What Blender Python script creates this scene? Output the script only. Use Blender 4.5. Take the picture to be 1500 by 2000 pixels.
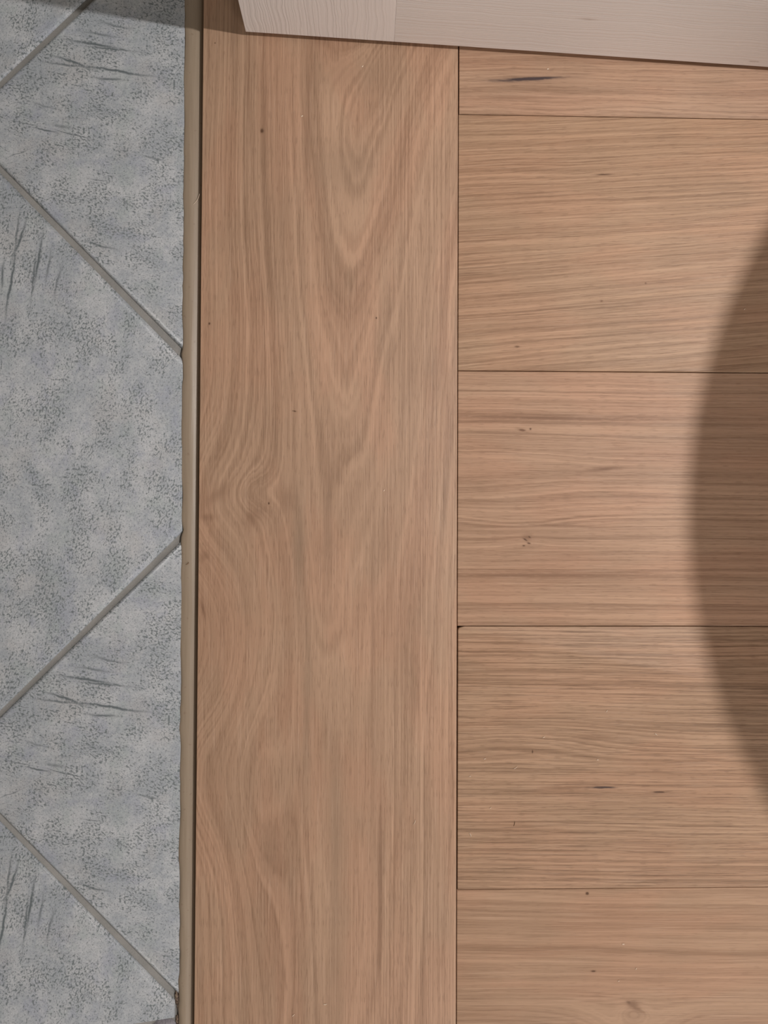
import bpy, bmesh, math, random
from mathutils import Vector, Matrix
import numpy as np

# ------------------------------------------------------------------ clear
for o in list(bpy.data.objects):
    bpy.data.objects.remove(o, do_unlink=True)
scene = bpy.context.scene
COL = scene.collection
rng = random.Random(7)

# ------------------------------------------------------------------ camera (looking down at the floor)
F_PX = 1625.0
CAM_ROT = (0.02253404, -0.02055462, 0.00416243)          # small tilts of the hand-held phone
CAM_LOC = (-0.07021538, -0.32601488, 0.64442938)
cd = bpy.data.cameras.new('camera')
cd.sensor_fit = 'VERTICAL'
cd.sensor_height = 36.0
cd.lens = F_PX / 2000.0 * 36.0
cd.clip_start = 0.01
cam = bpy.data.objects.new('camera', cd)
COL.objects.link(cam)
cam.location = CAM_LOC
cam.rotation_euler = CAM_ROT
scene.camera = cam

# ------------------------------------------------------------------ world, lamps, exposure
world = bpy.data.worlds.new('room_light')
scene.world = world
world.use_nodes = True
bg = world.node_tree.nodes['Background']
bg.inputs[0].default_value = (1.0, 0.90, 0.76, 1)
bg.inputs[1].default_value = 0.19

LAMP = Vector((0.75, -0.08, 1.25))                       # bare bulb hanging over the added leather drum
ld = bpy.data.lights.new('pendant_bulb', 'POINT')
ld.energy = 54
ld.color = (1.0, 0.985, 0.965)
ld.shadow_soft_size = 0.018
lo = bpy.data.objects.new('pendant_bulb', ld)
COL.objects.link(lo)
lo.location = LAMP
wd = bpy.data.lights.new('door_fill_light', 'AREA')             # unseen soft fill light, added to brighten the door face
wd.shape = 'RECTANGLE'; wd.size = 1.4; wd.size_y = 1.1
wd.energy = 33
wd.color = (1.0, 0.97, 0.95)
wo = bpy.data.objects.new('door_fill_light', wd)
COL.objects.link(wo)
wo.location = (1.0, -2.6, 1.30)
wo.rotation_euler = (math.radians(80), 0, math.radians(18))

vs = scene.view_settings
vs.view_transform = 'Standard'
vs.look = 'None'
vs.exposure = 0.0
vs.gamma = 1.0
vs.use_curve_mapping = False

# ------------------------------------------------------------------ measuring helpers
RM = Matrix.Rotation(CAM_ROT[2], 3, 'Z') @ Matrix.Rotation(CAM_ROT[1], 3, 'Y') @ Matrix.Rotation(CAM_ROT[0], 3, 'X')
def fl(px, py, z=0.0):
    """a measured point of the photograph, as a point at height z in the room"""
    d = RM @ Vector(((px - 750) / F_PX, -(py - 1000) / F_PX, -1.0))
    t = (z - CAM_LOC[2]) / d.z
    return Vector(CAM_LOC) + t * d
S = 2500.0                                               # grain units per metre
def UV(x, y):
    return (893 + x * S, 223 - y * S)
def g(px, py, z=0.0):
    q = fl(px, py, z)
    return UV(q.x, q.y)

# ------------------------------------------------------------------ node expressions
class NT:
    def __init__(s, name):
        s.mat = bpy.data.materials.new(name)
        s.mat.use_nodes = True
        s.t = s.mat.node_tree
        s.t.nodes.clear()
    def n(s, typ, **k):
        nd = s.t.nodes.new(typ)
        for a, b in k.items():
            setattr(nd, a, b)
        return nd
    def put(s, sock, val):
        if isinstance(val, E):
            s.t.links.new(val.s, sock)
        elif isinstance(val, (tuple, list)):
            sock.default_value = tuple(val) if len(val) == len(sock.default_value) else tuple(val) + (1.0,)
        else:
            sock.default_value = val
    def m(s, op, *args, clamp=False):
        nd = s.n('ShaderNodeMath', operation=op)
        nd.use_clamp = clamp
        for i, a in enumerate(args):
            s.put(nd.inputs[i], a)
        return E(s, nd.outputs[0])
    def xy(s, x, y, z=0.0):
        nd = s.n('ShaderNodeCombineXYZ')
        s.put(nd.inputs[0], x); s.put(nd.inputs[1], y); s.put(nd.inputs[2], z)
        return E(s, nd.outputs[0])
    def n1(s, w, detail=1.0, rough=0.5):
        nd = s.n('ShaderNodeTexNoise', noise_dimensions='1D')
        s.put(nd.inputs['W'], w)
        nd.inputs['Scale'].default_value = 1.0
        nd.inputs['Detail'].default_value = detail
        nd.inputs['Roughness'].default_value = rough
        return E(s, nd.outputs[0])
    def n2(s, x, y, detail=1.0, rough=0.5, dist=0.0):
        nd = s.n('ShaderNodeTexNoise', noise_dimensions='2D')
        s.put(nd.inputs['Vector'], s.xy(x, y))
        nd.inputs['Scale'].default_value = 1.0
        nd.inputs['Detail'].default_value = detail
        nd.inputs['Roughness'].default_value = rough
        nd.inputs['Distortion'].default_value = dist
        return E(s, nd.outputs[0])
    def step(s, x, a, b):
        nd = s.n('ShaderNodeMapRange', interpolation_type='SMOOTHSTEP')
        s.put(nd.inputs[0], x)
        nd.inputs[1].default_value = a; nd.inputs[2].default_value = b
        return E(s, nd.outputs[0])
    def mix(s, fac, a, b, mode='MIX'):
        nd = s.n('ShaderNodeMix', data_type='RGBA', blend_type=mode)
        s.put(nd.inputs[0], fac); s.put(nd.inputs[6], a); s.put(nd.inputs[7], b)
        return E(s, nd.outputs[2])
    def grey(s, v):
        nd = s.n('ShaderNodeCombineColor')
        for i in range(3):
            s.put(nd.inputs[i], v)
        return E(s, nd.outputs[0])
    def coords(s):
        tc = s.n('ShaderNodeTexCoord')
        sp = s.n('ShaderNodeSeparateXYZ')
        s.t.links.new(tc.outputs['Object'], sp.inputs[0])
        return E(s, sp.outputs[0]), E(s, sp.outputs[1]), E(s, sp.outputs[2])
    def gauss(s, u, v, cx, cy, sx, sy, ang=0.0):
        dx, dy = u - cx, v - cy
        if ang:
            c, k = math.cos(ang), math.sin(ang)
            dx, dy = dx * c + dy * k, dy * c - dx * k
        dx = dx * (1 / sx); dy = dy * (1 / sy)
        return s.m('EXPONENT', (dx * dx + dy * dy) * -1.0)
    def out(s, color, rough=0.5, bump=None, bdist=0.001, bstr=1.0, spec=0.5):
        b = s.n('ShaderNodeBsdfPrincipled')
        s.put(b.inputs['Base Color'], color)
        s.put(b.inputs['Roughness'], rough)
        b.inputs['Specular IOR Level'].default_value = spec
        if bump is not None:
            bn = s.n('ShaderNodeBump')
            bn.inputs['Strength'].default_value = bstr
            bn.inputs['Distance'].default_value = bdist
            s.put(bn.inputs['Height'], bump)
            s.t.links.new(bn.outputs[0], b.inputs['Normal'])
        o = s.n('ShaderNodeOutputMaterial')
        s.t.links.new(b.outputs[0], o.inputs[0])
        return s.mat
class E:
    def __init__(s, nt, sock): s.nt = nt; s.s = sock
    def __add__(s, o): return s.nt.m('ADD', s, o)
    __radd__ = __add__
    def __sub__(s, o): return s.nt.m('SUBTRACT', s, o)
    def __rsub__(s, o): return s.nt.m('SUBTRACT', o, s)
    def __mul__(s, o): return s.nt.m('MULTIPLY', s, o)
    __rmul__ = __mul__
    def sqrt(s): return s.nt.m('SQRT', s)
    def exp(s): return s.nt.m('EXPONENT', s)
    def tanh(s): return s.nt.m('TANH', s)

# ------------------------------------------------------------------ mesh helpers
def link(name, me, mat, parent=None, loc=(0, 0, 0), rotz=0.0):
    o = bpy.data.objects.new(name, me)
    if mat: me.materials.append(mat) if not me.materials else None
    COL.objects.link(o)
    o.location = loc
    o.rotation_euler = (0, 0, rotz)
    if parent: o.parent = parent
    return o
def tag(o, label=None, cat=None, group=None, kind=None):
    if label: o['label'] = label
    if cat: o['category'] = cat
    if group: o['group'] = group
    if kind: o['kind'] = kind
    return o
def mesh(name, verts, faces, smooth=False):
    me = bpy.data.meshes.new(name)
    me.from_pydata([tuple(v) for v in verts], [], faces)
    bm = bmesh.new(); bm.from_mesh(me)
    bmesh.ops.recalc_face_normals(bm, faces=bm.faces)
    bm.to_mesh(me); bm.free()
    me.polygons.foreach_set('use_smooth', [smooth] * len(me.polygons))
    return me
def offset_poly(pts, ds):
    """convex counter-clockwise polygon, edge i (pts[i] -> pts[i+1]) moved inward by ds[i]"""
    n = len(pts); L = []
    for i in range(n):
        a, b = Vector(pts[i]), Vector(pts[(i + 1) % n])
        d = (b - a).normalized(); nn = Vector((-d.y, d.x))
        L.append((a + nn * ds[i], d))
    res = []
    for i in range(n):
        p, d = L[i - 1]; q, e = L[i]
        den = d.x * e.y - d.y * e.x
        if abs(den) < 1e-6: res.append(q); continue
        t = ((q.x - p.x) * e.y - (q.y - p.y) * e.x) / den
        res.append(p + d * t)
    return res
def slab(name, pts, rings, facs):
    """a flat piece: outline pts, a list of (inset, z) rings from the bottom up, inset scaled per edge"""
    V, Fc = [], []; n = len(pts)
    for ins, z in rings:
        for p in offset_poly(pts, [ins * f for f in facs]):
            V.append((p.x, p.y, z))
    for r in range(len(rings) - 1):
        for i in range(n):
            j = (i + 1) % n
            Fc.append((r * n + i, r * n + j, (r + 1) * n + j, (r + 1) * n + i))
    Fc.append(tuple(range((len(rings) - 1) * n, len(rings) * n)))
    Fc.append(tuple(reversed(range(n))))
    me = mesh(name, V, Fc)
    sm = [True] * (len(Fc) - 2) + [True, False]
    me.polygons.foreach_set('use_smooth', sm)
    return me
def smooth_by_angle(me, ang):
    try: me.set_sharp_from_angle(angle=ang)
    except Exception: pass
def box(bm, x0, x1, y0, y1, z0, z1):
    vs_ = [bm.verts.new(c) for c in ((x0,y0,z0),(x1,y0,z0),(x1,y1,z0),(x0,y1,z0),(x0,y0,z1),(x1,y0,z1),(x1,y1,z1),(x0,y1,z1))]
    for f in ((3,2,1,0),(4,5,6,7),(0,1,5,4),(1,2,6,5),(2,3,7,6),(3,0,4,7)):
        bm.faces.new([vs_[i] for i in f])
def bm_mesh(name, bm, bevel=0.0, seg=2, smooth=True):
    if bevel: bmesh.ops.bevel(bm, geom=list(bm.edges), offset=bevel, segments=seg, affect='EDGES', profile=0.5)
    bmesh.ops.recalc_face_normals(bm, faces=bm.faces)
    me = bpy.data.meshes.new(name); bm.to_mesh(me); bm.free()
    if smooth:
        me.polygons.foreach_set('use_smooth', [True] * len(me.polygons)); smooth_by_angle(me, 0.7)
    return me

# ------------------------------------------------------------------ oak
OAK_LIGHT = (0.482, 0.294, 0.192)
OAK_DARK = (0.312, 0.181, 0.113)
OAK_GREY = (0.385, 0.262, 0.178)
OAK_PINK = (0.475, 0.283, 0.200)
def oak(name, vertical, phi, stains=(), seed=0.0, origin=(0, 0), broad=1.0, medium=1.0, fine=1.0, pore=1.0,
        tint=(1, 1, 1), jag=1.0, greyness=0.5, warp=1.0, slope=0.0, hair=1.0, calm=(), plain=None):
    """phi(nt, u, v) is the growth-ring coordinate; its level lines are the rings that show on the face"""
    t = NT(name)
    x, y, z = t.coords()
    u = (x + origin[0]) * S + 893.0
    v = 223.0 - (y + origin[1]) * S
    c, a = (u, v) if vertical else (v, u)
    if slope: c = c + (u - 1200.0) * slope
    c = c + seed * 37.0
    a = a + seed * 91.0
    wob = (t.n2(c * (1 / 120), a * (1 / 700), 2.0) - 0.5) * (26.0 * warp)
    jg = (t.n2(c * (1 / 5.0), a * (1 / 75), 1.0) - 0.5) * (3.6 * jag)
    ph = phi(t, u, v) + wob + jg + seed * 13.0
    b1 = t.n1(ph * (1 / 52.0), 1.0)
    b2 = t.n1(ph * (1 / 15.0) + 40.0, 1.5, 0.6)
    b3 = t.n1(ph * (1 / 5.2) + 90.0, 1.0)
    ln = t.n2(ph * (1 / 4.2) + 7.0, a * (1 / 800.0), 1.5, 0.6) - 0.5
    ls = t.n2(c * (1 / 3.4) + 27.0, a * (1 / 260.0), 1.0, 0.5) - 0.5
    ring = (b1 - 0.5) * (0.85 * broad) + (b2 - 0.5) * (1.05 * medium) + (b3 - 0.5) * (0.75 * fine) + ln * (1.20 * fine) + ls * (0.40 * fine)
    for (px, py, su, sv, k) in calm:                        # quiet wood, where the rings run almost flat
        cx, cy = g(px, py)
        ring = ring * (1.0 - t.gauss(u, v, cx, cy, su, sv) * k)
    fib = t.n2(c * (1 / 2.0), a * (1 / 120.0), 2.0, 0.6) - 0.5
    cloud = t.n2(c * (1 / 120.0) + 5.0, a * (1 / 300.0), 2.0) - 0.5
    if plain:                                               # quarter-sawn side: even straight lines
        pw = t.step(c, plain[0], plain[1])
        ring = ring * (1.0 - pw * 0.35) + (t.n2(c * (1 / 3.3) + 81.0 + wob * 0.12, a * (1 / 1100.0), 1.5, 0.6) - 0.5) * pw * 1.5
    val = ring + fib * 0.24 + cloud * 0.55 + 0.54
    col = t.mix(t.m('MULTIPLY', val, 1.0, clamp=True), OAK_DARK, OAK_LIGHT)
    hue = t.n2(c * (1 / 85.0) + 30.0, a * (1 / 260.0) + 7.0, 2.0)
    hz = t.step(hue + (b1 - 0.5) * 0.25, 0.40, 0.62)
    col = t.mix(hz * greyness, col, t.mix(1.0, col, (0.93, 0.985, 1.0), 'MULTIPLY'))
    col = t.mix(t.step(hue, 0.52, 0.36) * 0.3, col, t.mix(1.0, col, (1.04, 0.98, 0.975), 'MULTIPLY'))
    # open pores: short dark dashes along the fibre, gathered in the early wood
    pn = t.n2(c * (1 / 1.9) + 11.0, a * (1 / 24.0), 1.0, 0.4)
    early = t.step(b2 + (b3 - 0.5) * 0.6, 0.60, 0.38)
    pm = t.step(pn + early * 0.08, 0.62, 0.76) * (0.26 * pore)
    col = t.mix(pm, col, (0.17, 0.092, 0.055))
    hn = t.n2(c * (1 / 2.0) + 51.0, a * (1 / 130.0) + 3.0, 1.0, 0.45)
    hm = t.step(hn + (early - 0.5) * 0.06, 0.585, 0.73) * (0.30 * hair)
    col = t.mix(hm, col, (0.165, 0.088, 0.052))
    pl = t.n2(c * (1 / 2.2) + 71.0, a * (1 / 150.0), 1.0, 0.4)
    col = t.mix(t.step(pl, 0.58, 0.76) * 0.26, col, (0.60, 0.40, 0.285))
    if stains: stn = t.n2(c * (1 / 3.0), a * (1 / 18.0), 1.0)
    for (px, py, su, sv, ang, colr, k) in stains:
        cx, cy = g(px, py)
        gs = t.gauss(u, v, cx, cy, su, sv, ang)
        br = t.step(stn + gs * 0.5, 0.45, 0.85)
        fac = t.m('MULTIPLY', gs * 0.75 + gs * br, k, clamp=True)
        col = t.mix(fac, col, colr)
    if tint != (1, 1, 1):
        col = t.mix(1.0, col, tint, 'MULTIPLY')
    h = fib * 0.6 + (b3 - 0.5) * 0.35 - pm * 0.9 - hm * 0.5
    return t.out(col, t.m('ADD', 0.50, (b2 - 0.5) * 0.12), h, 0.00022, 0.55, spec=0.32)

DK = (0.065, 0.042, 0.040); BR = (0.12, 0.060, 0.034); KN = (0.20, 0.105, 0.062)

def phi_border(t, u, v):
    s = ((v - 100.0) * (-1 / 220.0)).exp() * 100.0
    w = t.step(u, 590, 720)
    du = u - 655.0 - s * w
    dup = du * 0.74 - (du * du + 150.0).sqrt() * 0.18
    D = ((v - 125.0) * (1 / 900.0)).tanh() * 117.0
    r = (dup * dup + D * D).sqrt()
    r = r - t.gauss(u, v, 378, 1000, 120, 165) * 70.0
    r = r + t.gauss(u, v, 366, 1235, 95, 150) * 62.0
    r = r - t.gauss(u, v, 385, 1505, 120, 150) * 60.0
    r = r - t.gauss(u, v, 513, 1560, 60, 230) * 30.0
    r = r - t.gauss(u, v, 500, 965, 46, 40) * 24.0
    return r
def phi_straight(k, wave=0.0):
    def f(t, u, v):
        r = v + (u - 1200.0) * k
        if wave:
            r = r + (t.n2(u * (1 / 260.0), v * (1 / 90.0), 1.0) - 0.5) * wave
        return r
    return f
def phi_second(t, u, v):
    return v + (u - 1200.0) * 0.055 + (v - 223.0) * (u - 1200.0) * 0.00010
def phi_third(t, u, v):
    lens = t.gauss(u, v, 915, 917, 235, 46)
    r = v - (v - 917.0) * lens * 0.80
    r = r - t.gauss(u, v, 1005, 1022, 125, 30) * 15.0
    r = r + t.gauss(u, v, 1030, 1056, 48, 20) * 9.0
    return r + t.gauss(u, v, 1120, 960, 160, 26) * 9.0
def phi_fourth(t, u, v):
    return v + t.gauss(u, v, 1000, 1440, 210, 40) * 26.0 + (u - 1200.0) * -0.012
def phi_fifth(t, u, v):
    return v - (u - 1200.0) * 0.02 - t.gauss(u, v, 1235, 2010, 110, 60) * 46.0 + t.gauss(u, v, 1235, 1965, 26, 18) * 26.0

# ------------------------------------------------------------------ floor
floor_me = mesh('floor', [(-1.3, -1.6, -0.030), (1.3, -1.6, -0.030), (1.3, 0.9, -0.030), (-1.3, 0.9, -0.030),
                          (-1.3, -1.6, -0.0145), (1.3, -1.6, -0.0145), (1.3, 0.9, -0.0145), (-1.3, 0.9, -0.0145)],
                [(0, 1, 2, 3), (4, 5, 6, 7), (0, 1, 5, 4), (1, 2, 6, 5), (2, 3, 7, 6), (3, 0, 4, 7)])
t = NT('subfloor')
x, y, z = t.coords()
floor_mat = t.out(t.mix(t.n2(x * 60, y * 60, 3.0), (0.085, 0.070, 0.058), (0.13, 0.105, 0.085)), 0.85)
floor = link('floor', floor_me, floor_mat)
tag(floor, 'floor of pale oak planks meeting grey stone-look tiles', kind='structure')

# oak planks
RINGS = [(0, -0.0140), (0, -0.0007), (0.0001, -0.0003), (0.0003, -0.00008), (0.0007, 0.0)]
def plank(pts, mat, label=None, facs=None, rings=RINGS):
    cx = sum(p[0] for p in pts) / len(pts); cy = sum(p[1] for p in pts) / len(pts)
    me = slab('plank', [(p[0] - cx, p[1] - cy) for p in pts], rings, facs or [1] * len(pts))
    smooth_by_angle(me, 0.9)
    o = link('plank', me, mat(cx, cy), floor, (cx, cy, 0))
    if label: o['label'] = label
    return o
XL = -0.2000
GAP = 0.00025
# border plank, running along the tiles
plank([(XL, -1.35), (-GAP, -1.35), (-GAP, 0.62), (XL, 0.62)],
      lambda cx, cy: oak('oak_border', True, phi_border, origin=(cx, cy), greyness=0.6, hair=0.75, broad=0.9, plain=(660, 800), calm=[(430, 1240, 120, 210, 0.62), (500, 1560, 90, 150, 0.55), (520, 1120, 90, 110, 0.4)], stains=[
          (742, 1740, 5, 230, 0, KN, 0.30), (728, 1250, 4, 300, 0, KN, 0.16), (600, 1380, 9, 160, 0, (0.25, 0.165, 0.108), 0.28), (655, 1650, 12, 200, 0, (0.25, 0.165, 0.108), 0.22),
          (525, 1660, 22, 60, 0, (0.25, 0.155, 0.100), 0.22), (600, 262, 6, 200, 0.03, KN, 0.18), (486, 160, 3, 130, 0, KN, 0.3),
          (512, 256, 3.2, 4.5, 0, BR, 1.0), (409, 632, 1.8, 2.6, 0, BR, 1.0), (735, 621, 1.4, 1.8, 0, BR, 0.9),
          (525, 983, 1.6, 2.4, 0, BR, 0.9), (575, 803, 4.0, 1.3, 0.2, BR, 0.8),
          (492, 1010, 17, 24, 0.4, KN, 0.28), (560, 975, 16, 30, 0, KN, 0.22), (425, 965, 34, 12, -0.7, KN, 0.25),
          (397, 1190, 4, 22, -0.2, KN, 0.45), (405, 1010, 20, 8, 0, KN, 0.25), (400, 1085, 9, 12, 0, KN, 0.3),
          (585, 1060, 14, 130, 0, (0.25, 0.165, 0.108), 0.30), (640, 1040, 10, 90, 0, (0.25, 0.155, 0.100), 0.30),
          (665, 330, 80, 60, 0, (0.26, 0.175, 0.115), 0.18), (690, 140, 120, 50, 0, (0.26, 0.165, 0.105), 0.22),
          (395, 88, 1.4, 1.4, 0, BR, 0.7), (420, 84, 1.3, 1.3, 0, BR, 0.7)]),
      'long pale oak border plank with arched cathedral grain beside the tiles')
# the cross planks; seams measured at their left end and at the right edge of the photograph
seams = [((893, 223), (1500, 235)), ((893, 724), (1500, 727.5)), ((893, 1223), (1500, 1222)), ((893, 1738), (1500, 1730))]
XR = 0.95
def seam_y(k, x):
    if k < 0: return 0.2 * -k + 0.0005 + seam_y(0, x) - (x * 0.002)
    if k > 3: return -0.2 * (k - 3) + seam_y(3, x)
    a, b = fl(*seams[k][0]), fl(*seams[k][1])
    xx = min(x, 0.45)
    return a.y + (b.y - a.y) * (xx - a.x) / (b.x - a.x)
def cross(k_top, k_bot, x0, mat, label=None, chip=0.0, gap=0.00022):
    y0t, y1t = seam_y(k_top, x0) - gap, seam_y(k_top, XR) - gap
    y0b, y1b = seam_y(k_bot, x0) + gap, seam_y(k_bot, XR) + gap
    pts = [(x0, y0b), (XR, y1b), (XR, y1t)]
    if chip:
        pts += [(x0 + chip * 1.9, y0t), (x0 + chip * 0.35, y0t - chip * 0.4), (x0, y0t - chip)]
    else:
        pts += [(x0, y0t)]
    plank(pts, mat, label)
cross(-1, 0, 0.0006, lambda cx, cy: oak('oak_first', False, phi_straight(0.01, 16.0), origin=(cx, cy), seed=1.0, medium=0.9, stains=[
        (1035, 154, 62, 3.6, -0.06, DK, 0.85), (985, 158, 40, 3.0, 0.0, DK, 0.35), (1010, 190, 120, 4, 0.0, KN, 0.25)]),
      'short strip of oak plank with a dark mineral streak under the door')
cross(0, 1, 0.00022, lambda cx, cy: oak('oak_second', False, phi_second, origin=(cx, cy), seed=2.0, medium=0.8, broad=0.5, fine=1.2, slope=0.075, hair=1.1,
        tint=(0.99, 0.99, 0.95), stains=[(1010, 677, 5, 2.2, 0, KN, 0.7), (1178, 341, 16, 1.8, -0.05, BR, 0.6), (1175, 588, 3, 2, 0, KN, 0.6), (1261, 553, 2, 2, 0, KN, 0.6)]),
      'oak plank with fine straight grain rising to the right')
cross(1, 2, 0.00022, lambda cx, cy: oak('oak_third', False, phi_third, origin=(cx, cy), seed=3.0, medium=1.5, broad=0.5, hair=0.75,
        tint=(1.02, 1.0, 0.985), warp=0.5, stains=[
        (1020, 840, 7, 2.6, 0.1, KN, 0.8), (1036, 838, 2.2, 2.2, 0, BR, 0.7), (1029, 1050, 10, 6, 0.3, KN, 0.35), (1026, 1054, 4.5, 1.6, 0.5, BR, 0.8),
        (1033, 1061, 3.5, 1.5, 0.2, BR, 0.7), (1023, 1066, 3, 1.5, 0, BR, 0.7), (1034, 1049, 3, 1.6, 0.6, BR, 0.6),
        (1180, 916, 40, 4.5, -0.08, KN, 0.5), (1080, 817, 230, 4.5, 0.012, KN, 0.5), (1080, 1123, 300, 5.0, 0.0, KN, 0.45), (1100, 1027, 80, 3, 0.02, KN, 0.35)]),
      'pinkish oak plank with a pointed grain figure and tiny knot cluster')
cross(2, 3, 0.0006, lambda cx, cy: oak('oak_fourth', False, phi_fourth, origin=(cx, cy), seed=4.0, medium=1.1, broad=0.55, fine=1.5,
        tint=(0.94, 0.935, 0.90), pore=1.2, hair=1.7, warp=0.6, stains=[
        (1175, 1538, 26, 2.0, 0.0, DK, 0.9), (1110, 1538, 60, 3.0, 0.0, KN, 0.4), (1288, 1547, 14, 1.6, 0, BR, 0.8), (1040, 1468, 1.2, 3.0, 0, BR, 1.0),
        (1160, 1440, 60, 7, 0, KN, 0.25)]),
      'darker oak plank with dense fine grain and a worn rounded corner', chip=0.0026)
cross(3, 4, 0.0002, lambda cx, cy: oak('oak_fifth', False, phi_fifth, origin=(cx, cy), seed=5.0, medium=0.7, broad=0.7, fine=0.6,
        tint=(0.985, 0.975, 0.95), pore=0.6, hair=0.7, stains=[
        (1147, 1745, 3.0, 2.6, 0, BR, 1.0), (1159, 1897, 5, 1.8, 0, BR, 0.7), (1237, 1962, 15, 10, 0.5, KN, 0.38), (1228, 1958, 5, 3, 0.5, BR, 0.30), (1247, 1972, 18, 4, 0.5, KN, 0.3)]),
      'smooth oak plank with a faint round knot, nearest the bottom')
cross(4, 5, 0.0004, lambda cx, cy: oak('oak_sixth', False, phi_straight(0.02, 20.0), origin=(cx, cy), seed=6.0))
cross(-2, -1, 0.0004, lambda cx, cy: oak('oak_seventh', False, phi_straight(-0.02, 20.0), origin=(cx, cy), seed=8.0))

# tiles: square, laid on the diagonal, cut off straight along the sealant
ZT = -0.0040
PA = Vector((fl(-86, 243, ZT).x, fl(-86, 243, ZT).y))          # where two grout lines cross left of the frame
PB = Vector((fl(-104, 1494, ZT).x, fl(-104, 1494, ZT).y))
dA = (Vector(fl(360, 1042, ZT)[:2]) - Vector(fl(0, 1392, ZT)[:2])).normalized()
dB = (Vector(fl(360, 693, ZT)[:2]) - Vector(fl(0, 330, ZT)[:2])).normalized()
PITCH_A = 0.352
GW = 0.00205                                                    # half a grout line
TR = [(0, -0.0090), (0, -0.0020), (0.0004, -0.0011), (0.0012, -0.00045), (0.0026, -0.0001), (0.0045, 0.0)]
def clip(pts, fl_, a, n):
    """keep the side where (p-a).n <= 0; new edge gets flag 0.12 (a sawn edge)"""
    out, of = [], []
    m_ = len(pts)
    for i in range(m_):
        p, q = pts[i], pts[(i + 1) % m_]
        sp, sq = (p - a).dot(n), (q - a).dot(n)
        if sp <= 0:
            out.append(p); of.append(fl_[i])
            if sq > 0:
                out.append(p + (q - p) * (sp / (sp - sq))); of.append(0.12)
        elif sq <= 0:
            out.append(p + (q - p) * (sp / (sp - sq))); of.append(fl_[i])
    return out, of
def tile_mat():
    t = NT('grey_stone_look_tile')
    x, y, z = t.coords()
    u = x * S; v = y * -S
    wx = (t.n2(u * (1 / 30.0), v * (1 / 30.0), 2.0) - 0.5) * 14.0
    wy = (t.n2(u * (1 / 30.0) + 9.0, v * (1 / 30.0) + 4.0, 2.0) - 0.5) * 14.0
    cl = t.n2((u + wx) * (1 / 95.0), (v + wy) * (1 / 80.0), 4.0, 0.66)
    col = t.mix(t.step(cl, 0.32, 0.68), (0.340, 0.356, 0.378), (0.452, 0.455, 0.468))
    blue = t.n2(u * (1 / 70.0) + 3.0, v * (1 / 50.0) + 8.0, 4.0, 0.62)
    col = t.mix(t.step(blue, 0.52, 0.72) * 0.50, col, (0.305, 0.318, 0.375))
    green = t.n2(u * (1 / 60.0) + 63.0, v * (1 / 60.0) + 48.0, 3.0, 0.6)
    col = t.mix(t.step(green, 0.54, 0.72) * 0.45, col, (0.332, 0.362, 0.358))
    warm = t.n2(u * (1 / 85.0) + 23.0, v * (1 / 85.0) + 18.0, 3.0, 0.5)
    col = t.mix(t.step(warm, 0.52, 0.72) * 0.45, col, (0.420, 0.405, 0.400))
    fine = t.n2(u * (1 / 7.0), v * (1 / 6.0), 3.0, 0.7)
    col = t.mix(t.m('MULTIPLY', (fine - 0.30) * 2.0, 1.0, clamp=True), t.mix(1.0, col, (0.84, 0.85, 0.86), 'MULTIPLY'), t.mix(1.0, col, (1.12, 1.11, 1.10), 'MULTIPLY'))
    # pitted specks, gathered in patches
    m1 = t.step(t.n2(u * (1 / 75.0) + 50.0, v * (1 / 55.0) + 12.0, 3.0, 0.6), 0.42, 0.60)
    s1 = t.n2((u + wx * 0.3) * (1 / 5.0) + 2.0, (v + wy * 0.3 - u * 0.22) * (1 / 3.7), 0.6, 0.5)
    col = t.mix(t.step(s1 + m1 * 0.15, 0.63, 0.88) * 0.85, col, (0.120, 0.138, 0.142))
    s2 = t.n2(u * (1 / 2.7) + 40.0, v * (1 / 2.4) + 21.0, 0.5, 0.5)
    col = t.mix(t.step(s2 + m1 * 0.10, 0.58, 0.84) * 0.60, col, (0.135, 0.148, 0.152))
    # long scratch marks near one corner of the print
    P0 = (-86, 243)
    for (x0, y0, x1, y1, w, k) in [
            (185, 34, 255, 50, 3.0, .5), (125, 72, 232, 88, 3.2, .75), (160, 84, 265, 94, 2.2, .7), (100, 104, 175, 128, 3.2, .75),
            (150, 122, 300, 143, 3.2, .75), (80, 117, 165, 127, 2.6, .6), (178, 146, 240, 151, 3.0, .65), (155, 55, 225, 66, 2.6, .5),
            (20, 234, 80, 245, 1.5, .5), (60, 246, 112, 256, 2.0, .7), (105, 250, 180, 270, 1.5, .7), (98, 240, 140, 248, 3.4, .4),
            (10, 308, 60, 288, 1.3, .5), (275, 298, 325, 312, 2.2, .5), (160, 469, 232, 486, 2.6, .55), (215, 212, 245, 232, 1.4, .25),
            (60, 198, 110, 210, 2.6, .4), (170, 345, 215, 352, 1.8, .4), (235, 385, 252, 398, 2.2, .45)]:
        cx, cy = (x0 + x1) / 2 - P0[0], (y0 + y1) / 2 - P0[1]
        L = math.hypot(x1 - x0, y1 - y0) / 2
        gs = t.gauss(u + wx * 0.5, v + wy * 0.45, cx, cy, L * 0.95, w * 0.80, math.atan2(y1 - y0, x1 - x0))
        br = t.step(fine + gs * 0.25, 0.38, 0.66)
        col = t.mix(t.m('MULTIPLY', gs * br, k * 1.5, clamp=True), col, (0.110, 0.125, 0.132))
    h = cl * 0.8 + fine * 0.25 - t.step(s1 + m1 * 0.13, 0.66, 0.82) * 0.25
    return t.out(col, t.m('ADD', 0.40, (fine - 0.5) * 0.2), h, 0.0005, 0.30, spec=0.3)
TILE = tile_mat()
XA, XB = fl(361, 100, ZT), fl(351, 1900, ZT)                   # sawn edge along the sealant
XK = (XA.x - XB.x) / (XA.y - XB.y)
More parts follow.
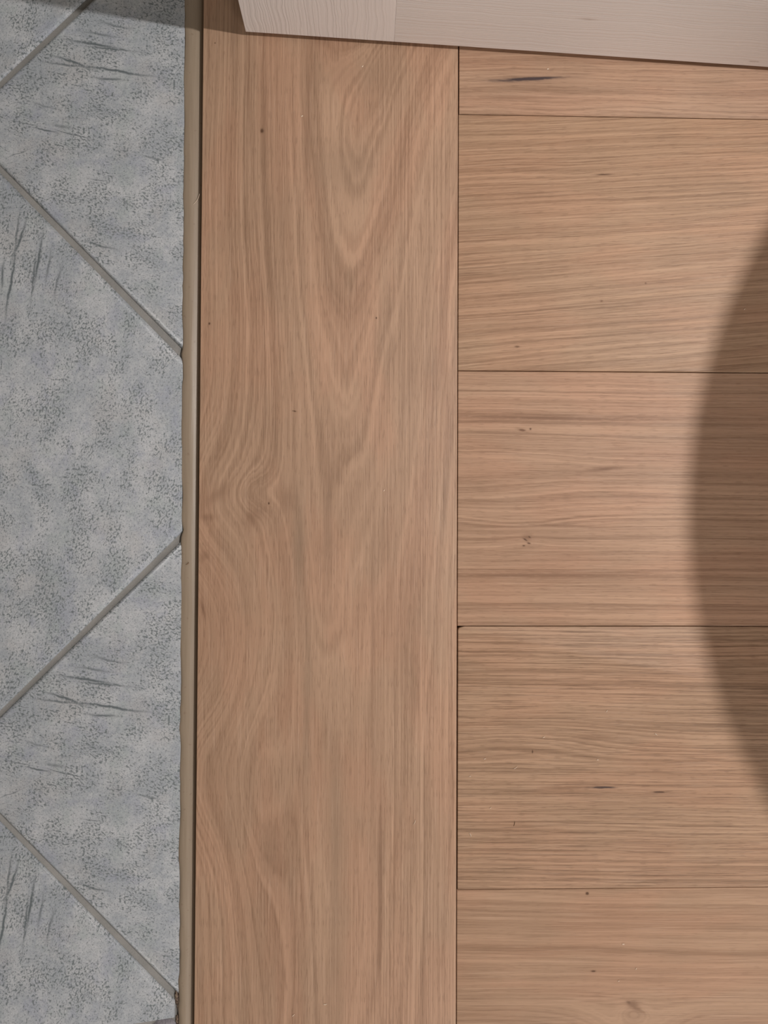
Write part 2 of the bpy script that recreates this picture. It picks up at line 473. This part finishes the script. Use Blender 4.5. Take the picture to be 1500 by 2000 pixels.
def xc(y): return XB.x + (y - XB.y) * XK
def tile(corner, rot, label, notch=False):
    """rot quarter turns clockwise from the tile whose corner points left"""
    R = Matrix.Rotation(-rot * math.pi / 2, 2)
    a, b = R @ dA, R @ dB
    pts = [corner, corner + b * PITCH_A, corner + (a + b) * PITCH_A, corner + a * PITCH_A]
    pts = offset_poly(pts, [GW] * 4)
    fs = [1.0] * 4
    pts, fs = clip(pts, fs, Vector((xc(0), 0)), Vector((1, -XK)))
    if notch:
        q = fl(341, 1940, ZT)
        pts, fs = clip(pts, fs, Vector((q.x, q.y)), Vector((1, 0.0)))
        q = fl(341, 1988, ZT)
        pts, fs = clip(pts, fs, Vector((q.x, q.y)), Vector((0.15, -1)))
    Ri = Matrix.Rotation(rot * math.pi / 2, 2)
    me = slab('tile', [Ri @ (p - corner) for p in pts], TR, fs)
    smooth_by_angle(me, 0.9)
    o = link('tile', me, TILE, floor, (corner.x, corner.y, ZT), -rot * math.pi / 2)
    o['label'] = label
    return o
tile(PA, 0, 'grey mottled tile, cut straight, nearest the door')
tile(PA, 1, 'large grey mottled tile at the middle of the left side')
tile(PA, 3, 'grey mottled tile in the top left corner')
tile(PA, 2, 'grey mottled tile left of the crossing grout lines')
tile(PB, 0, 'grey mottled tile with long scratch marks below the middle')
tile(PB, 1, 'grey mottled tile in the bottom left corner with a broken edge', notch=True)

# grout bed
t = NT('grey_grout')
x, y, z = t.coords()
gn = t.n2(x * 900, y * 900, 3.0, 0.7); gl = t.n2(x * 40, y * 40, 3.0)
gcol = t.mix(gn, (0.190, 0.180, 0.168), (0.285, 0.272, 0.255))
gcol = t.mix(t.step(gl, 0.4, 0.65) * 0.4, gcol, (0.31, 0.290, 0.268))
GROUT = t.out(gcol, 0.9, gn, 0.0006, 0.8, spec=0.2)
ge = slab('grout_bed', [(-1.0, -1.3), (xc(-1.3), -1.3), (xc(0.6), 0.6), (-1.0, 0.6)], [(0, -0.0144), (0, ZT - 0.0023)], [1] * 4)
go = link('grout_bed', ge, GROUT, floor)
go['label'] = 'recessed grey grout between the tiles'

# ------------------------------------------------------------------ sealant strip between tile and oak
t = NT('beige_sealant')
x, y, z = t.coords()
sn = t.n2(x * 500, y * 30, 2.0); sp = t.n2(x * 260, y * 260, 2.0)
scol = t.mix(sn, (0.250, 0.187, 0.130), (0.305, 0.232, 0.168))
scol = t.mix(t.step(sp, 0.70, 0.80) * 0.4, scol, (0.19, 0.12, 0.08))
SEAL = t.out(scol, 0.42, t.n2(x * 300, y * 14, 2.0), 0.0004, 0.4, spec=0.45)
def n_(s_, k):                                                  # smooth one-dimensional noise
    r_ = np.random.RandomState(k); a_ = r_.rand(400); f_ = np.floor(s_).astype(int) % 398; w_ = s_ - np.floor(s_)
    w_ = w_ * w_ * (3 - 2 * w_)
    return a_[f_] * (1 - w_) + a_[f_ + 1] * w_ - 0.5
ys = np.linspace(-1.3, 0.6, 900)
prof = [(0.0, -0.0012, 1.0), (0.02, -0.00015, 1.0), (0.10, 0.0003, 0.8), (0.25, 0.0006, 0.4), (0.42, 0.0005, 0.1), (0.56, 0.0001, 0.0),
        (0.68, -0.0005, 0.0), (0.82, -0.0014, 0.0), (1.0, -0.0022, 0.0)]
e0 = n_(ys * 140 + 200, 1) * 0.0010 + n_(ys * 40 + 100, 2) * 0.0010
hz = n_(ys * 18 + 60, 3) * 0.0009
blob = 0.0009 * np.exp(-((ys - fl(361, 690).y) / 0.003) ** 2) - 0.0016 * np.exp(-((ys - fl(361, 1036).y) / 0.0035) ** 2)
V, Fc = [], []
npf = len(prof)
for i, yy in enumerate(ys):
    grow = 0.0014 * min(max((-yy - 0.33) / 0.35, 0.0), 1.0)
    for j, (dx, dz, w) in enumerate(prof):
        V.append((xc(yy) - 0.0010 + dx * (-0.2003 - xc(yy) + 0.0010) + (e0[i] - blob[i]) * w, yy, ZT + dz + (hz[i] + grow * 0.6 * (1 - abs(j - 3) / 5)) * (1.0 if 1 < j < 6 else 0.0)))
    V.append((xc(yy) - 0.0010, yy, -0.0140))
    V.append((-0.2003, yy, -0.0140))
K = npf + 2
for i in range(len(ys) - 1):
    for j in range(npf - 1):
        Fc.append((i * K + j, i * K + j + 1, (i + 1) * K + j + 1, (i + 1) * K + j))
    Fc.append((i * K + npf - 1, i * K + K - 1, (i + 1) * K + K - 1, (i + 1) * K + npf - 1))
    Fc.append((i * K + K - 1, i * K + K - 2, (i + 1) * K + K - 2, (i + 1) * K + K - 1))
    Fc.append((i * K + K - 2, i * K, (i + 1) * K, (i + 1) * K + K - 2))
seal_me = mesh('trim_1', V, Fc, True)
seal = link('trim_1', seal_me, SEAL)
tag(seal, 'narrow beige sealant strip between grey tiles and oak plank', kind='structure')

# old adhesive beside the broken tile edge
t = NT('brown_adhesive')
x, y, z = t.coords()
an = t.n2(x * 420, y * 420, 3.0, 0.7)
GLUE = t.out(t.mix(t.step(an, 0.42, 0.6), (0.055, 0.028, 0.016), (0.26, 0.185, 0.13)), 0.6, an, 0.0012, 0.8)
def blob_mesh(name, cx, cy, rx, ry, rz, seed, sub=3, amp=0.25):
    bm = bmesh.new()
    bmesh.ops.create_icosphere(bm, subdivisions=sub, radius=1.0)
    r_ = random.Random(seed); k = [(r_.uniform(2, 6), r_.uniform(0, 6)) for _ in range(3)]
    for v_ in bm.verts:
        p = v_.co
        f = 1 + amp * math.sin(k[0][0] * p.x + k[0][1]) * math.sin(k[1][0] * p.y + k[1][1]) * math.cos(k[2][0] * p.z + k[2][1])
        v_.co = Vector((p.x * rx * f, p.y * ry * f, p.z * rz * f))
    return bm_mesh(name, bm)
for i, (px, py, rx, ry, m_) in enumerate([(346, 1948, 0.0020, 0.0062, GLUE), (349, 1968, 0.0014, 0.0048, GLUE), (347, 1992, 0.0018, 0.0040, GLUE)]):
    q = fl(px, py, ZT - 0.001)
    link('adhesive_lump', blob_mesh('adhesive_lump', 0, 0, rx, ry, 0.0016, i + 3), m_, seal, (q.x, q.y, ZT - 0.0022))
t = NT('mortar'); x, y, z = t.coords()
mn = t.n2(x * 700, y * 700, 3.0, 0.7)
MORT = t.out(t.mix(mn, (0.16, 0.145, 0.16), (0.36, 0.33, 0.35)), 0.9, mn, 0.001, 0.8)
q = fl(320, 2006, ZT)
link('mortar_lump', blob_mesh('mortar_lump', 0, 0, 0.010, 0.0058, 0.0030, 21, 3, 0.2), MORT, floor, (q.x, q.y, ZT - 0.0030))

# ------------------------------------------------------------------ door
DZ = 0.0050
pL, pR = fl(480, 62, DZ), fl(1500, 131, DZ)
dang = math.atan2(pR.y - pL.y, pR.x - pL.x)
STILE = 0.1155; DW = 0.762; DH = 2.03; DT = 0.036
def door_mat(name, vertical):
    t = NT(name)
    x, y, z = t.coords()
    c, a = (x, z) if vertical else (z, x)
    c = c * 1000.0; a = a * 1000.0
    w = (t.n2(c * (1 / 25.0), a * (1 / 45.0), 2.0) - 0.5) * 6.0
    ph = c + w + (t.n2(c * (1 / 3.0), a * (1 / 14.0), 1.0) - 0.5) * 0.9
    b = t.n1(ph * (1 / 1.9), 1.0, 0.5)
    br = t.n2(c * (1 / 0.9), a * (1 / 12.0), 2.0, 0.6)
    h = t.step(b, 0.34, 0.60) + br * 0.35
    col = t.mix(t.n2(c * (1 / 40.0), a * (1 / 90.0), 2.0), (0.870, 0.815, 0.790), (0.905, 0.850, 0.825))
    col = t.mix(t.step(b, 0.47, 0.33) * (0.15 if vertical else 0.08), col, (0.60, 0.545, 0.515))
    if not vertical:
        for (px, py, s1, s2, k) in [(1120, 1, 6, 1.2, .45), (1473, 120, 2.4, 1.0, .5), (1466, 126, 1.2, 0.7, .5), (1480, 117, 1.0, 0.7, .5)]:
            q = fl(px, py, DZ + 0.006)
            d = (q - pL).length * 1000.0
            hgt = 44.0 if py < 50 else 6.0
            gs = t.gauss(a, c, d, hgt, s1, s2)
            col = t.mix(t.m('MULTIPLY', gs * (br * 1.6), k, clamp=True), col, (0.33, 0.22, 0.16))
    return t.out(col, 0.45, h, 0.00045, 0.55 if vertical else 0.40, spec=0.4)
DV, DHm = door_mat('white_embossed_paint_upright', True), door_mat('white_embossed_paint_level', False)
door = bpy.data.objects.new('door_1', None)
COL.objects.link(door)
door.location = (pL.x, pL.y, DZ)
door.rotation_euler = (0, 0, dang)
tag(door, 'white painted door with embossed wood grain standing over the oak planks', kind='structure')
def dpart(name, x0, x1, z0, z1, mat, y0=0.0, y1=DT, bev=0.00025):
    bm = bmesh.new(); box(bm, x0, x1, y0, y1, z0, z1)
    o = link(name, bm_mesh(name, bm, bev), mat, door)
    return o
dpart('stile', 0, STILE - 0.00003, 0, DH, DV)
dpart('stile', DW - STILE + 0.00003, DW, 0, DH, DV)
dpart('rail', STILE + 0.00003, DW - STILE - 0.00003, 0, 0.235, DHm)['label'] = 'bottom rail with level embossed grain'
dpart('rail', STILE + 0.00003, DW - STILE - 0.00003, 0.86, 1.06, DHm)
dpart('rail', STILE + 0.00003, DW - STILE - 0.00003, 1.90, DH, DHm)
dpart('panel', STILE, DW - STILE, 0.235, 0.86, DV, 0.009, DT - 0.009)
dpart('panel', STILE, DW - STILE, 1.06, 1.90, DV, 0.009, DT - 0.009)

# ------------------------------------------------------------------ unseen round leather drum, added right of the frame to shade the planks
SC = Vector((0.614, -0.318)); SR = 0.450; TH = 0.42
mag = LAMP.z / (LAMP.z - TH)
tc_ = Vector((LAMP.x, LAMP.y)) + (SC - Vector((LAMP.x, LAMP.y))) / mag
tr_ = SR / mag
t = NT('brown_leather')
x, y, z = t.coords()
lv = t.n2(x * 300, y * 300 + z * 240, 3.0, 0.6)
LEA = t.out(t.mix(lv, (0.075, 0.045, 0.028), (0.12, 0.072, 0.045)), 0.5, lv, 0.0008, 0.5)
shade_caster = bpy.data.objects.new('round_shade_caster', None)
COL.objects.link(shade_caster)
shade_caster.location = (tc_.x, tc_.y, 0)
tag(shade_caster, 'unseen round leather drum added to cast the curved shadow at the right', 'shade_caster')
def lathe(name, prof_, seg=96):
    V_, F_ = [], []; n = len(prof_)
    for i in range(seg):
        a_ = 2 * math.pi * i / seg
        for r_, z_ in prof_: V_.append((r_ * math.cos(a_), r_ * math.sin(a_), z_))
    for i in range(seg):
        k_ = (i + 1) % seg
        for j in range(n - 1): F_.append((i * n + j, k_ * n + j, k_ * n + j + 1, i * n + j + 1))
    F_.append(tuple(i * n for i in range(seg))); F_.append(tuple(i * n + n - 1 for i in range(seg)))
    me = mesh(name, V_, F_, True); smooth_by_angle(me, 0.9); return me
link('body', lathe('body', [(tr_ - 0.030, 0.0), (tr_ - 0.014, 0.006), (tr_ - 0.006, 0.03), (tr_ - 0.001, 0.12), (tr_ - 0.001, 0.26), (tr_ - 0.006, 0.345), (tr_ - 0.012, 0.352)]), LEA, shade_caster)
link('top_cushion', lathe('top_cushion', [(tr_ - 0.012, 0.352), (tr_ - 0.004, 0.362), (tr_, 0.385), (tr_ - 0.002, 0.402), (tr_ - 0.010, 0.414), (tr_ - 0.030, TH), (tr_ - 0.12, TH + 0.004), (0.02, TH + 0.006)], 128), LEA, shade_caster)
bmt = bmesh.new()
V_, F_ = [], []
for i in range(96):
    a_ = 2 * math.pi * i / 96
    for j in range(8):
        b_ = 2 * math.pi * j / 8
        r_ = tr_ - 0.012 + 0.004 * math.cos(b_)
        V_.append((r_ * math.cos(a_), r_ * math.sin(a_), 0.352 + 0.004 * math.sin(b_)))
for i in range(96):
    for j in range(8):
        F_.append((i * 8 + j, ((i + 1) % 96) * 8 + j, ((i + 1) % 96) * 8 + (j + 1) % 8, i * 8 + (j + 1) % 8))
bmt.free()
link('piping', mesh('piping', V_, F_, True), LEA, shade_caster)

# ------------------------------------------------------------------ sawdust left by the fitter
t = NT('pale_sawdust'); x, y, z = t.coords()
SAW = t.out(t.mix(t.n2(x * 3000, y * 3000), (0.62, 0.47, 0.35), (0.80, 0.66, 0.52)), 0.8)
t = NT('brown_sliver'); x, y, z = t.coords()
SLV = t.out(t.mix(t.n2(x * 3000, y * 3000), (0.16, 0.09, 0.05), (0.24, 0.14, 0.08)), 0.8)
def crumb_mesh(L, W_, H_, curl, k):
    """a curled shaving lying on the floor: a tapering bent strip"""
    r_ = random.Random(k); n = 6; V_, F_ = [], []
    for i in range(n + 1):
        s_ = i / n; a_ = (s_ - 0.5) * curl
        x_ = math.sin(a_) * L / max(curl, 0.2) if curl > 0.2 else (s_ - 0.5) * L
        y_ = (1 - math.cos(a_)) * L / max(curl, 0.2)
        w_ = W_ * (0.45 + 0.55 * math.sin(math.pi * (0.12 + 0.76 * s_))) * r_.uniform(0.85, 1.15)
        for q_ in ((-w_, 0), (w_, 0), (w_ * 0.6, H_), (-w_ * 0.6, H_ * 0.9)):
            V_.append((x_ + r_.uniform(-1, 1) * W_ * 0.1, y_ + q_[0], q_[1]))
    for i in range(n):
        for j in range(4):
            F_.append((i * 4 + j, i * 4 + (j + 1) % 4, (i + 1) * 4 + (j + 1) % 4, (i + 1) * 4 + j))
    F_ += [(0, 1, 2, 3), (n * 4, n * 4 + 1, n * 4 + 2, n * 4 + 3)]
    return mesh('sawdust_crumb', V_, F_, True)
crumbs = [(590, 227, 4, 1.6, 0.5, 0), (708, 130, 4, 1.5, 0.8, .3), (1070, 135, 4, 1.6, 0.2, 0), (750, 958, 3.5, 1.4, 1.0, 0), (810, 1606, 9, 1.1, 1.2, 0.8),
          (635, 1962, 7, 1.4, 0.1, 1.6), (573, 1983, 6, 1.2, 0.7, 0.4), (1062, 1440, 5, 1.3, 0.4, .5), (1167, 1484, 4, 1.6, 0, 0), (1007, 1500, 9, 1.0, 0.6, 1.2),
          (919, 1630, 8, 1.1, 2.0, 1.0), (918, 1516, 3.5, 1.5, 0, 0), (1281, 1434, 6, 1.2, 2.6, .5), (1217, 1844, 4.5, 1.8, 0, .2), (1242, 1892, 3.5, 1.4, 1, 0),
          (1208, 1916, 3, 1.2, 0, 0), (1454, 604, 4, 1.3, 0.5, 0), (1185, 1389, 5, 1.0, 0.9, .5), (958, 1578, 4, 1.1, 0.4, .3), (947, 1482, 4, 1.3, 0.2, .3)]
for i, (px, py, L, W_, ang, curl) in enumerate(crumbs):
    q = fl(px, py)
    o = link('sawdust_crumb', crumb_mesh(L / S, W_ / S / 2 * 1.2, 0.0005, curl, i), SAW, None, (q.x, q.y, 0.0), ang)
    if px < 893: where = 'upper part of the long border plank' if py < 400 else ('middle of the long border plank' if py < 1200 else 'lower part of the long border plank')
    elif py < 223: where = 'short oak strip beside its dark streak'
    elif py < 724: where = 'shaded edge of the plank with rising grain'
    elif py < 1738: where = ('left end' if px < 980 else ('middle' if px < 1150 else 'right half')) + ' of the darker fine-grained plank'
    else: where = 'smooth plank above its faint knot'
    tag(o, 'tiny pale sawdust crumb on the ' + where, 'sawdust', 'sawdust crumbs on the oak planks')
q = fl(1005, 1609)
tag(link('wood_sliver', crumb_mesh(9 / S, 1.1 / S / 2, 0.0005, 0.4, 90), SLV, None, (q.x, q.y, 0), 1.35),
    'short brown wood sliver on the darker oak plank near its left end', 'sliver')
q = fl(367, 1101, ZT)
tag(link('wood_sliver', crumb_mesh(7 / S, 2.0 / S / 2, 0.0006, 0.8, 91), SLV, None, (q.x, q.y, ZT + 0.0006), 0.7),
    'tiny brown wood chip stuck on the beige sealant strip', 'sliver')

q = fl(384, 388, -0.001)
tag(link('stray_fibre', crumb_mesh(26 / S, 1.0 / S / 2, 0.0004, 0.7, 95), SAW, None, (q.x, q.y, ZT + 0.0004), 1.05),
    'thin pale curved fibre lying across the sealant strip', 'fibre')
